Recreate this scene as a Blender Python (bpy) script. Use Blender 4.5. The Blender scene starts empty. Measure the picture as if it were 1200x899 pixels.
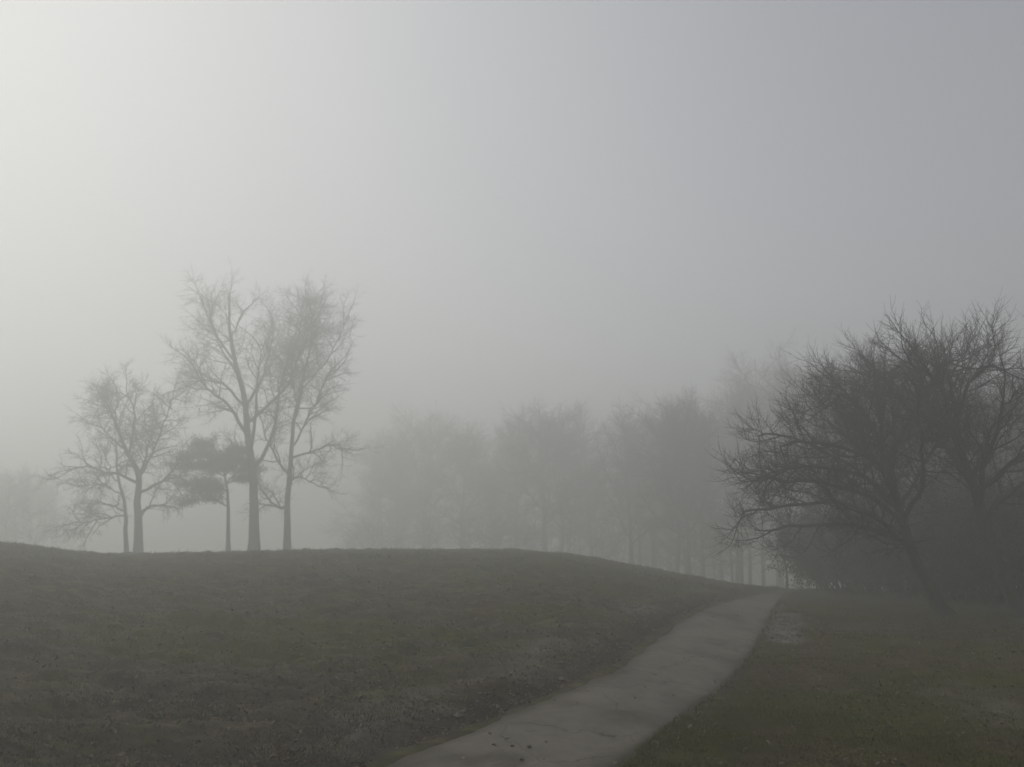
import bpy, math, random
import numpy as np
from mathutils import Vector

C = bpy.context.scene
COL = C.collection

# ------------------------------------------------------------------ camera
CAM_Z = 2.4
F = 1000.0 / 1200.0                  # focal length / image width
PITCH = math.atan(175.5 / 1000.0)
cam = bpy.data.cameras.new("camera")
cam.sensor_width = 36.0
cam.lens = 36.0 * F
cam.clip_start = 0.1
cam.clip_end = 3000
cam_o = bpy.data.objects.new("camera", cam)
cam.dof.use_dof = True
cam.dof.focus_distance = 11.0
cam.dof.aperture_fstop = 1.5
cam_o.location = (0, 0, CAM_Z)
cam_o.rotation_euler = (math.pi / 2 + PITCH, 0, 0)
COL.objects.link(cam_o)
C.camera = cam_o

# ------------------------------------------------------------------ light
SUN_AZ, SUN_EL = -45.0, 37.0         # degrees; azimuth from the view axis, left is negative
world = bpy.data.worlds.new("World")
C.world = world
world.use_nodes = True
wn = world.node_tree
bg = wn.nodes["Background"]
sky = wn.nodes.new("ShaderNodeTexSky")
sky.sky_type = 'NISHITA'
sky.sun_disc = False
sky.sun_elevation = math.radians(SUN_EL)
sky.sun_rotation = math.radians(SUN_AZ)
sky.air_density = 1.0
sky.dust_density = 0.4
sky.ozone_density = 1.0
hs = wn.nodes.new("ShaderNodeHueSaturation")
hs.inputs["Saturation"].default_value = 0.30
hs.inputs["Hue"].default_value = 0.52
wn.links.new(sky.outputs[0], hs.inputs["Color"])
# a thick fog bank covers the sky towards the left, thinning to hazy blue on the right
CLOUD = 5.5
tc = wn.nodes.new("ShaderNodeTexCoord")
sx = wn.nodes.new("ShaderNodeSeparateXYZ")
wn.links.new(tc.outputs["Generated"], sx.inputs[0])
ns = wn.nodes.new("ShaderNodeTexNoise")
ns.inputs["Scale"].default_value = 1.3
ns.inputs["Detail"].default_value = 4.0
ns.inputs["Roughness"].default_value = 0.45
wn.links.new(tc.outputs["Generated"], ns.inputs["Vector"])
m1 = wn.nodes.new("ShaderNodeMath"); m1.operation = 'MULTIPLY_ADD'
m1.inputs[1].default_value = 0.35
wn.links.new(ns.outputs["Fac"], m1.inputs[0])
wn.links.new(sx.outputs["X"], m1.inputs[2])
mr = wn.nodes.new("ShaderNodeMapRange"); mr.interpolation_type = 'SMOOTHSTEP'
mr.inputs["From Min"].default_value = 0.64
mr.inputs["From Max"].default_value = -0.35
mr.inputs["To Max"].default_value = 0.9
wn.links.new(m1.outputs[0], mr.inputs["Value"])
cm = wn.nodes.new("ShaderNodeMix"); cm.data_type = 'RGBA'
wn.links.new(mr.outputs[0], cm.inputs[0])
wn.links.new(hs.outputs[0], cm.inputs[6])
cm.inputs[7].default_value = (CLOUD, CLOUD * 0.995, CLOUD * 0.985, 1)
wn.links.new(cm.outputs[2], bg.inputs["Color"])
bg.inputs["Strength"].default_value = 0.101

sl = bpy.data.lights.new("sun", 'SUN')
sl.energy = 1.4
sl.angle = math.radians(14)
sl.color = (1.0, 0.995, 0.975)
sun = bpy.data.objects.new("sun", sl)
a, e = math.radians(SUN_AZ), math.radians(SUN_EL)
to_sun = Vector((math.sin(a) * math.cos(e), math.cos(a) * math.cos(e), math.sin(e)))
sun.rotation_euler = to_sun.to_track_quat('Z', 'Y').to_euler()
sun.location = to_sun * 60
COL.objects.link(sun)

C.view_settings.view_transform = 'Standard'
C.view_settings.look = 'None'
C.view_settings.gamma = 1.0
C.view_settings.exposure = 0.0
C.render.engine = 'CYCLES'
C.cycles.max_bounces = 8
C.cycles.diffuse_bounces = 2
C.cycles.volume_bounces = 6
C.cycles.transparent_max_bounces = 4
C.render.filter_size = 2.4

# ------------------------------------------------------------------ haze
FOG = 0.0160
FOG_G = 0.57

# ------------------------------------------------------------------ helpers
cp, sp = math.cos(PITCH), math.sin(PITCH)

def ray(px, py):
    """direction through a pixel of the 1200 x 899 photograph"""
    u = (px - 600.0) / 1000.0
    v = (449.5 - py) / 1000.0
    return np.array([u, cp - v * sp, sp + v * cp])

def at(px, py, depth):
    """world point on the pixel's ray at distance y = depth"""
    d = ray(px, py)
    return np.array([0, 0, CAM_Z]) + d * (depth / d[1])

def _hash(ix, iy, seed):
    h = (ix.astype(np.int64) * 374761393 + iy.astype(np.int64) * 668265263 + seed * 974711) & 0xffffffff
    h = ((h ^ (h >> 13)) * 1274126177) & 0xffffffff
    h = h ^ (h >> 16)
    return (h & 0xffff) / 65535.0

def vnoise(x, y, seed=0):
    ix, iy = np.floor(x), np.floor(y)
    fx, fy = x - ix, y - iy
    fx, fy = fx * fx * (3 - 2 * fx), fy * fy * (3 - 2 * fy)
    a_, b_ = _hash(ix, iy, seed), _hash(ix + 1, iy, seed)
    c_, d_ = _hash(ix, iy + 1, seed), _hash(ix + 1, iy + 1, seed)
    return (a_ * (1 - fx) + b_ * fx) * (1 - fy) + (c_ * (1 - fx) + d_ * fx) * fy - 0.5

def fbm(x, y, seed=0, oct=4):
    s, a_ = 0, 1.0
    for k in range(oct):
        s = s + a_ * vnoise(x * 2 ** k, y * 2 ** k, seed + k * 17)
        a_ *= 0.5
    return s

def smooth(e0, e1, x):
    t = np.clip((x - e0) / (e1 - e0), 0, 1)
    return t * t * (3 - 2 * t)

# ------------------------------------------------------------------ terrain height
CREST = [(-500, 640), (-200, 634), (0, 637), (50, 642), (110, 650.5), (200, 650), (300, 647.5), (400, 645.5), (520, 645), (600, 645.5),
         (660, 649), (700, 655), (750, 664.5), (800, 674), (850, 683), (885, 688), (920, 690), (1000, 691), (1200, 692), (1600, 680)]
_az, _t = [], []
for px_, py_ in CREST:
    d_ = ray(px_, py_)
    _az.append(math.atan2(d_[0], d_[1]))
    _t.append(-d_[2] / math.hypot(d_[0], d_[1]))
_az, _t = np.array(_az), np.array(_t)
_fa = np.linspace(_az[0], _az[-1], 800)
_ft = np.interp(_fa, _az, _t)
_k = np.hanning(29); _k /= _k.sum()
_ft = np.convolve(np.pad(_ft, 14, mode='edge'), _k, mode='valid')

def base_z(x, y):
    x, y = np.asarray(x, float), np.asarray(y, float)
    r = np.hypot(x, y)
    az = np.arctan2(x, y)
    t = np.interp(az, _fa, _ft)
    back = smooth(0.75, 1.4, np.abs(az))
    t = t * (1 - back) + 0.03 * back
    dc = 45.0 + 4 * np.sin(az * 3.0)
    k = (CAM_Z - 8 * t) / (dc - 8) ** 2
    near = CAM_Z - t * r - k * (dc - r) ** 2
    far = CAM_Z - t * r - 0.00022 * np.clip(r - dc, 0, 60) ** 2 - 0.0264 * np.clip(r - dc - 60, 0, None)
    z = np.where(r < dc, near, far)
    bank = 0.72 * (1 - smooth(0.5, 7.5, r))
    z = np.where(r < 8, np.maximum(z, -0.35 * 0 - 0.02 * (8 - r)) * smooth(0, 8, r) + bank, z)
    z = np.where(z > -8, z, -8 - 3 * (1 - np.exp((np.minimum(z, -8) + 8) / 3)))
    return z

def ground_hit(px, py):
    d = ray(px, py)
    s = np.linspace(5, 90, 8000)
    P = np.array([0, 0, CAM_Z]) + s[:, None] * d
    below = P[:, 2] < base_z(P[:, 0], P[:, 1])
    i = int(np.argmax(below)) if below.any() else len(s) - 1
    return P[i, :2]

# ------------------------------------------------------------------ path outline on the ground
LE = [(300, 960), (372, 925), (446, 893), (537, 862), (597, 840), (675, 806), (730, 780), (757, 758), (783, 738), (807, 721), (838, 708.5), (874, 700.5), (897, 696)]
RE = [(690, 940), (712, 915), (738, 890), (790, 851), (830, 823), (860, 797), (884, 765), (896, 741), (905, 722), (911, 709), (917, 700), (921, 695.5), (926, 693.4)]
def resample(pts, n):
    pts = np.array(pts)
    s = np.r_[0, np.cumsum(np.linalg.norm(np.diff(pts, axis=0), axis=1))]
    q = np.linspace(0, s[-1], n)
    return np.stack([np.interp(q, s, pts[:, i]) for i in range(pts.shape[1])], 1)
def smooth_line(pts, n=260, w=41):
    p = resample(pts, n)
    k = np.hanning(w + 2)[1:-1]; k /= k.sum()
    q = np.stack([np.convolve(np.pad(p[:, i], w // 2, mode='reflect', reflect_type='odd'), k, mode='valid') for i in range(2)], 1)
    return q
Lw = smooth_line([ground_hit(*p) for p in LE])
Rw = smooth_line([ground_hit(*p) for p in RE])
_ext = 6.0
for arr in (0,):
    dl = Lw[-1] - Lw[-30]; dl /= np.linalg.norm(dl)
    dr = Rw[-1] - Rw[-30]; dr /= np.linalg.norm(dr)
    m_ = (dl + dr); m_ /= np.linalg.norm(m_)
    e_ = np.linspace(0.1, 14, 30)[:, None]
    Lw = np.r_[Lw, Lw[-1] + e_ * m_]; Rw = np.r_[Rw, Rw[-1] + e_ * m_]
Lw, Rw = resample(Lw, 420), resample(Rw, 420)

def path_dist(x, y):
    """signed distances (outside positive) to left and right edge lines"""
    P = np.stack([np.asarray(x, float).ravel(), np.asarray(y, float).ravel()], 1)
    out = []
    for E, sgn in ((Lw, 1), (Rw, -1)):
        E2 = E[::3]
        best = np.full(len(P), 1e9); sd = np.zeros(len(P))
        for i in range(0, len(P), 60000):
            Q = P[i:i + 60000]
            d2 = (Q[:, 0:1] - E2[None, :, 0]) ** 2 + (Q[:, 1:2] - E2[None, :, 1]) ** 2
            j = np.clip(np.argmin(d2, 1), 0, len(E2) - 2)
            T = E2[j + 1] - E2[j]; T /= np.linalg.norm(T, axis=1)[:, None]
            V = Q - E2[j]
            cr = T[:, 0] * V[:, 1] - T[:, 1] * V[:, 0]
            best[i:i + 60000] = np.sqrt(d2.min(1)); sd[i:i + 60000] = cr * sgn
        out.append(np.where(best > 1.2, np.sign(sd) * best, sd).reshape(np.shape(x)))
    return out    # dl > 0: left of the path; dr > 0: right of the path

# ------------------------------------------------------------------ materials
def mat(name, rough=0.9):
    m = bpy.data.materials.new(name)
    m.use_nodes = True
    b = m.node_tree.nodes["Principled BSDF"]
    b.inputs["Roughness"].default_value = rough
    b.inputs["Specular IOR Level"].default_value = 0.08
    return m, m.node_tree, b

def node(nt, typ, **kw):
    n = nt.nodes.new(typ)
    for k, v in kw.items():
        if k in n.inputs: n.inputs[k].default_value = v
        else: setattr(n, k, v)
    return n

def noise(nt, scale, detail=5, rough=0.6, coord=None, dist=0.0):
    n = node(nt, "ShaderNodeTexNoise", Scale=scale, Detail=detail, Roughness=rough, Distortion=dist)
    if coord is not None: nt.links.new(coord, n.inputs["Vector"])
    return n.outputs["Fac"]

def ramp(nt, fac, stops):
    r = nt.nodes.new("ShaderNodeValToRGB")
    el = r.color_ramp.elements
    while len(el) < len(stops): el.new(0.5)
    for s, (p, c) in zip(el, stops):
        s.position = p
        s.color = (*c, 1) if len(c) == 3 else c
    nt.links.new(fac, r.inputs[0])
    return r.outputs[0]

def mix(nt, fac, a_, b_, mode='MIX'):
    m = nt.nodes.new("ShaderNodeMix"); m.data_type = 'RGBA'; m.blend_type = mode
    for s, v in ((m.inputs[0], fac), (m.inputs[6], a_), (m.inputs[7], b_)):
        if hasattr(v, "is_linked"): nt.links.new(v, s)
        else: s.default_value = v if isinstance(v, (int, float)) else (*v, 1)
    return m.outputs[2]

def bump(nt, b, h, strength, dist):
    n = node(nt, "ShaderNodeBump", Strength=strength, Distance=dist)
    nt.links.new(h, n.inputs["Height"])
    nt.links.new(n.outputs[0], b.inputs["Normal"])

def pos(nt):
    return nt.nodes.new("ShaderNodeNewGeometry").outputs["Position"]

def objco(nt):
    return nt.nodes.new("ShaderNodeTexCoord").outputs["Object"]

def attr(nt, name):
    n = nt.nodes.new("ShaderNodeAttribute"); n.attribute_name = name
    return n.outputs["Fac"]

def ground_material():
    m, nt, b = mat("ground_soil_and_turf", 0.95)
    p = pos(nt)
    st = node(nt, "ShaderNodeMapping"); st.inputs["Scale"].default_value = (0.5, 1.3, 1)
    nt.links.new(p, st.inputs["Vector"])
    n1 = noise(nt, 0.45, 6, 0.65, p, 0.6)
    n2 = noise(nt, 3.2, 6, 0.7, st.outputs[0])
    n3 = noise(nt, 26.0, 4, 0.7, p)
    dead = ramp(nt, n1, [(0.30, (0.043, 0.036, 0.022)), (0.48, (0.064, 0.055, 0.034)), (0.58, (0.056, 0.055, 0.018)), (0.66, (0.066, 0.057, 0.028)), (0.75, (0.100, 0.084, 0.058))])
    dead = mix(nt, 0.75, dead, ramp(nt, n2, [(0.32, (0.25, 0.24, 0.23)), (0.50, (0.90, 0.88, 0.84)), (0.66, (2.0, 1.92, 1.82))]), 'MULTIPLY')
    green = ramp(nt, n1, [(0.32, (0.062, 0.041, 0.010)), (0.46, (0.048, 0.042, 0.006)), (0.62, (0.052, 0.055, 0.006)), (0.75, (0.080, 0.060, 0.012))])
    green = mix(nt, 0.6, green, ramp(nt, n2, [(0.3, (0.45, 0.42, 0.4)), (0.7, (1.4, 1.4, 1.3))]), 'MULTIPLY')
    c = mix(nt, attr(nt, "turf"), dead, green)
    soil = ramp(nt, n2, [(0.3, (0.020, 0.016, 0.012)), (0.7, (0.048, 0.039, 0.029))])
    c = mix(nt, attr(nt, "soil"), c, soil)
    pale = ramp(nt, n2, [(0.3, (0.10, 0.095, 0.085)), (0.7, (0.21, 0.20, 0.185))])
    c = mix(nt, attr(nt, "pale"), c, pale)
    c = mix(nt, 0.5, c, ramp(nt, n3, [(0.3, (0.45, 0.45, 0.45)), (0.7, (1.5, 1.5, 1.5))]), 'MULTIPLY')
    nt.links.new(c, b.inputs["Base Color"])
    bump(nt, b, n3, 0.6, 0.03)
    return m

def path_material():
    m, nt, b = mat("worn_path_paving", 0.85)
    p = pos(nt)
    n1 = noise(nt, 0.7, 5, 0.6, p, 0.5)
    n2 = noise(nt, 5.0, 6, 0.7, p)
    n3 = noise(nt, 90.0, 3, 0.7, p)
    c = ramp(nt, n1, [(0.32, (0.108, 0.098, 0.082)), (0.5, (0.143, 0.130, 0.110)), (0.68, (0.172, 0.153, 0.124))])
    c = mix(nt, 0.5, c, ramp(nt, n2, [(0.3, (0.6, 0.59, 0.57)), (0.52, (1, 1, 1)), (0.72, (1.35, 1.32, 1.27))]), 'MULTIPLY')
    c = mix(nt, 0.5, c, ramp(nt, n3, [(0.3, (0.6, 0.6, 0.6)), (0.7, (1.4, 1.4, 1.4))]), 'MULTIPLY')
    # hairline cracks: thin bands where a distorted cell border runs
    v = node(nt, "ShaderNodeTexVoronoi", feature='DISTANCE_TO_EDGE', Scale=0.55)
    dn = nt.nodes.new("ShaderNodeTexNoise"); dn.inputs["Scale"].default_value = 1.6; dn.inputs["Detail"].default_value = 6
    nt.links.new(p, dn.inputs["Vector"])
    vm = node(nt, "ShaderNodeVectorMath", operation='ADD')
    nt.links.new(p, vm.inputs[0]); nt.links.new(dn.outputs["Color"], vm.inputs[1])
    nt.links.new(vm.outputs[0], v.inputs["Vector"])
    cr = ramp(nt, v.outputs["Distance"], [(0.0, (0.45, 0.44, 0.42)), (0.012, (1, 1, 1))])
    c = mix(nt, 0.8, c, cr, 'MULTIPLY')
    dirt = mix(nt, n2, (0.045, 0.038, 0.030), (0.095, 0.082, 0.062))
    c = mix(nt, attr(nt, "dirt"), c, dirt)
    nt.links.new(c, b.inputs["Base Color"])
    bump(nt, b, n3, 0.35, 0.008)
    return m

def bark_material(name, dark, light):
    m, nt, b = mat(name, 0.9)
    p = objco(nt)
    st = node(nt, "ShaderNodeMapping"); st.inputs["Scale"].default_value = (6, 6, 1.2)
    nt.links.new(p, st.inputs["Vector"])
    n1 = noise(nt, 3.0, 6, 0.7, st.outputs[0])
    nt.links.new(ramp(nt, n1, [(0.3, dark), (0.7, light)]), b.inputs["Base Color"])
    bump(nt, b, n1, 0.7, 0.03)
    return m

def tint_material(name, stops, trans=0.0):
    m, nt, b = mat(name, 0.8)
    c = ramp(nt, attr(nt, "tint"), stops)
    nt.links.new(c, b.inputs["Base Color"])
    return m

M_GROUND, M_PATH = ground_material(), path_material()
M_BARK = bark_material("wet_grey_bark", (0.028, 0.025, 0.022), (0.075, 0.068, 0.060))
M_BARK2 = bark_material("brown_bark", (0.030, 0.025, 0.020), (0.080, 0.066, 0.052))
M_TWIG = bark_material("twig_bark", (0.030, 0.026, 0.023), (0.060, 0.053, 0.046))
M_NEEDLE = tint_material("pine_needles", [(0, (0.030, 0.042, 0.022)), (1, (0.062, 0.078, 0.040))])
M_GRASS = tint_material("mown_grass", [(0, (0.092, 0.054, 0.018)), (0.3, (0.062, 0.053, 0.006)), (0.6, (0.052, 0.061, 0.004)), (1, (0.086, 0.092, 0.008))])
M_THATCH = tint_material("dormant_grass", [(0, (0.036, 0.028, 0.016)), (0.5, (0.066, 0.055, 0.028)), (0.8, (0.056, 0.056, 0.012)), (1, (0.180, 0.158, 0.110))])
M_LEAF = tint_material("fallen_leaves", [(0, (0.055, 0.036, 0.022)), (0.5, (0.105, 0.070, 0.042)), (1, (0.20, 0.165, 0.12))])
M_STONE = tint_material("path_gravel", [(0, (0.055, 0.048, 0.040)), (1, (0.19, 0.172, 0.145))])
M_BRUSH = tint_material("brush_leaves", [(0, (0.026, 0.028, 0.018)), (1, (0.062, 0.058, 0.040))])

# ------------------------------------------------------------------ mesh helpers
def mesh_np(name, V, faces, m, smooth_=True, attrs=None):
    """faces: int array (n, k), all of the same size"""
    me = bpy.data.meshes.new(name)
    V = np.asarray(V, np.float32); faces = np.asarray(faces, np.int32)
    n, k = faces.shape
    me.vertices.add(len(V)); me.vertices.foreach_set("co", V.ravel())
    me.loops.add(n * k); me.loops.foreach_set("vertex_index", faces.ravel())
    me.polygons.add(n)
    me.polygons.foreach_set("loop_start", np.arange(0, n * k, k, dtype=np.int32))
    me.polygons.foreach_set("loop_total", np.full(n, k, np.int32))
    me.polygons.foreach_set("use_smooth", np.full(n, smooth_))
    for an, av in (attrs or {}).items():
        at_ = me.attributes.new(an, 'FLOAT', 'POINT')
        at_.data.foreach_set("value", np.asarray(av, np.float32))
    me.materials.append(m)
    me.update()
    return me

def link(name, me, parent=None, kind=None):
    o = bpy.data.objects.new(name, me)
    COL.objects.link(o)
    if parent: o.parent = parent
    if kind: o["kind"] = kind
    return o

def thing(name, loc, label, cat, group=None, rz=0.0, sc=1.0):
    o = bpy.data.objects.new(name, None)
    o.empty_display_size = 0.3
    o.location = loc
    o.rotation_euler = (0, 0, rz)
    o.scale = (sc, sc, sc)
    COL.objects.link(o)
    o["label"] = label; o["category"] = cat
    if group: o["group"] = group
    return o

def dup(root, loc, label, rz, sc, group=None):
    r = root.copy(); COL.objects.link(r)
    r.location = loc; r.rotation_euler = (0, 0, rz); r.scale = sc if hasattr(sc, "__len__") else (sc, sc, sc)
    r["label"] = label
    if group: r["group"] = group
    for ch in list(root.children):
        c = ch.copy(); COL.objects.link(c); c.parent = r
        for g in ch.children:
            d = g.copy(); COL.objects.link(d); d.parent = c
    return r

def tubes(polys, sides):
    """polys: list of (pts (n,3), radii (n,)); returns V, F(quads)"""
    groups = {}
    for p, r in polys: groups.setdefault(len(p), []).append((p, r))
    Vs, Fs, off = [], [], 0
    ang = np.arange(sides) * 2 * math.pi / sides
    for n, lst in groups.items():
        P = np.stack([p for p, r in lst]); R = np.stack([r for p, r in lst])
        B = len(lst)
        T = np.empty_like(P)
        T[:, 1:-1] = P[:, 2:] - P[:, :-2] if n > 2 else 0
        T[:, 0] = P[:, 1] - P[:, 0]; T[:, -1] = P[:, -1] - P[:, -2]
        T /= np.linalg.norm(T, axis=2, keepdims=True) + 1e-9
        D = P[:, -1] - P[:, 0]
        ax = np.argmin(np.abs(D), 1)
        ref = np.eye(3)[ax][:, None, :]
        U = np.cross(T, ref); U /= np.linalg.norm(U, axis=2, keepdims=True) + 1e-9
        W = np.cross(T, U)
        ring = P[:, :, None, :] + R[:, :, None, None] * (U[:, :, None, :] * np.cos(ang)[None, None, :, None] + W[:, :, None, :] * np.sin(ang)[None, None, :, None])
        Vs.append(ring.reshape(-1, 3))
        b_ = (np.arange(B) * n * sides)[:, None, None]
        i_ = (np.arange(n - 1) * sides)[None, :, None]
        s_ = np.arange(sides)[None, None, :]; s2 = (s_ + 1) % sides
        q = np.stack([b_ + i_ + s_, b_ + i_ + s2, b_ + i_ + sides + s2, b_ + i_ + sides + s_], -1).reshape(-1, 4) + off
        Fs.append(q); off += B * n * sides
    return np.concatenate(Vs), np.concatenate(Fs)

# ------------------------------------------------------------------ growing bare trees
def unit(v):
    return v / (np.linalg.norm(v) + 1e-9)

def curve(ctrl, n, rng, wob=0.0):
    """Catmull-Rom through control points, n points, with a little wander"""
    P = np.array(ctrl, float)
    Q = np.vstack([2 * P[0] - P[1], P, 2 * P[-1] - P[-2]])
    out = []
    m = len(P) - 1
    for u in np.linspace(0, m, n):
        i = min(int(u), m - 1); t = u - i
        a_, b_, c_, d_ = Q[i], Q[i + 1], Q[i + 2], Q[i + 3]
        out.append(0.5 * (2 * b_ + (c_ - a_) * t + (2 * a_ - 5 * b_ + 4 * c_ - d_) * t * t + (3 * b_ - a_ - 3 * c_ + d_) * t ** 3))
    out = np.array(out)
    if wob:
        w = rng.normal(0, wob, out.shape); w = np.cumsum(w, 0); w -= np.linspace(0, 1, n)[:, None] * w[-1] ; w[0] = 0
        out = out + w
    return out

def shoot(rng, p, d, L, n, wander, trop):
    pts = [p]
    step = L / (n - 1)
    for i in range(n - 1):
        d = unit(d + rng.normal(0, wander, 3) + np.array([0, 0, trop]))
        p = p + d * step
        pts.append(p)
    return np.array(pts)

def side_dir(rng, tang, ang, flat=0.0):
    a_ = rng.normal(0, 1, 3)
    a_ = unit(a_ - tang * a_.dot(tang))
    if flat: a_[2] *= (1 - flat); a_ = unit(a_)
    return unit(tang * math.cos(ang) + a_ * math.sin(ang))

def ramify(rng, limb, L0, levels, lev=0, store=None):
    """levels: list of dict(n, len, ang, r0, r1, pts, wander, trop, from_). store[lev] collects polylines."""
    if lev >= len(levels): return
    q = levels[lev]
    n = len(limb)
    seg = np.linalg.norm(np.diff(limb, axis=0), axis=1)
    cs = np.r_[0, np.cumsum(seg)]; Ltot = cs[-1]
    cnt = max(1, int(round(q['n'] * (Ltot / L0 if lev == 0 else 1) * rng.uniform(0.45, 1.45))))
    for k in range(cnt):
        t = q.get('from', 0.2) + (1 - q.get('from', 0.2)) * ((k + rng.uniform(0.1, 0.9)) / cnt)
        s = t * Ltot
        i = min(int(np.searchsorted(cs, s)), n - 1); i = max(i, 1)
        u = (s - cs[i - 1]) / (seg[i - 1] + 1e-9)
        p = limb[i - 1] + (limb[i] - limb[i - 1]) * u
        tang = unit(limb[i] - limb[i - 1])
        d = side_dir(rng, tang, math.radians(q['ang'] + rng.normal(0, 10)), q.get('flat', 0))
        L = q['len'] * rng.uniform(0.55, 1.3) * (1.15 - 0.55 * t)
        pl = shoot(rng, p, d, L, q['pts'], q['wander'], q['trop'])
        f = L / q['len']
        rr = np.linspace(q['r0'], q['r1'], q['pts']) * min(1.2, 0.5 + 0.5 * f)
        store[lev].append((pl, rr))
        ramify(rng, pl, L0, levels, lev + 1, store)
    # the end of the limb carries on as a leader of the next order
    d = unit(limb[-1] - limb[-2])
    pl = shoot(rng, limb[-1], d, q['len'] * 0.8, q['pts'], q['wander'], q['trop'])
    store[lev].append((pl, np.linspace(q['r0'], q['r1'], q['pts']) * 0.8))
    ramify(rng, pl, L0, levels, lev + 1, store)

def build_tree(root, rng, trunks, limbs, levels, m_bark, L0, solid=1, sides=(10, 6, 3), trunk_name="trunk", twig_kind=True, ram_trunk=True):
    """trunks: list of (pts, radii) ; limbs: list of (pts, radii). Limbs with their boughs are 'branch' parts; finer growth is one 'twigs' part."""
    V, F = tubes(trunks, sides[0])
    link(trunk_name, mesh_np(trunk_name, V, F, m_bark), root)
    fine = [[] for _ in levels]
    for pts, rad in limbs:
        st = [[] for _ in levels]
        ramify(rng, pts, L0, levels, 0, st)
        V1, F1 = tubes([(pts, rad)], sides[1])
        polys = sum(st[:solid], [])
        if polys:
            V2, F2 = tubes(polys, max(4, sides[1] - 2))
            V1, F1 = np.concatenate([V1, V2]), np.concatenate([F1, F2 + len(V1)])
        link("branch", mesh_np("branch", V1, F1, m_bark), root)
        for i in range(solid, len(levels)): fine[i] += st[i]
    if ram_trunk:
        for pts, rad in trunks:
            st = [[] for _ in levels]
            top = pts[len(pts) // 2:]
            ramify(rng, top, L0, levels, 0, st)
            for i in range(len(levels)): fine[i] += st[i]
    polys = sum(fine, [])
    V, F = tubes(polys, sides[2])
    o = link("twigs", mesh_np("twigs", V, F, M_TWIG), root, "stuff")
    return o

def trunk_radii(n, r0, r1, flare=0.5):
    t = np.linspace(0, 1, n)
    return r0 + (r1 - r0) * t ** 0.85 + r0 * flare * 1.4 * np.exp(-t * 24)

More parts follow.
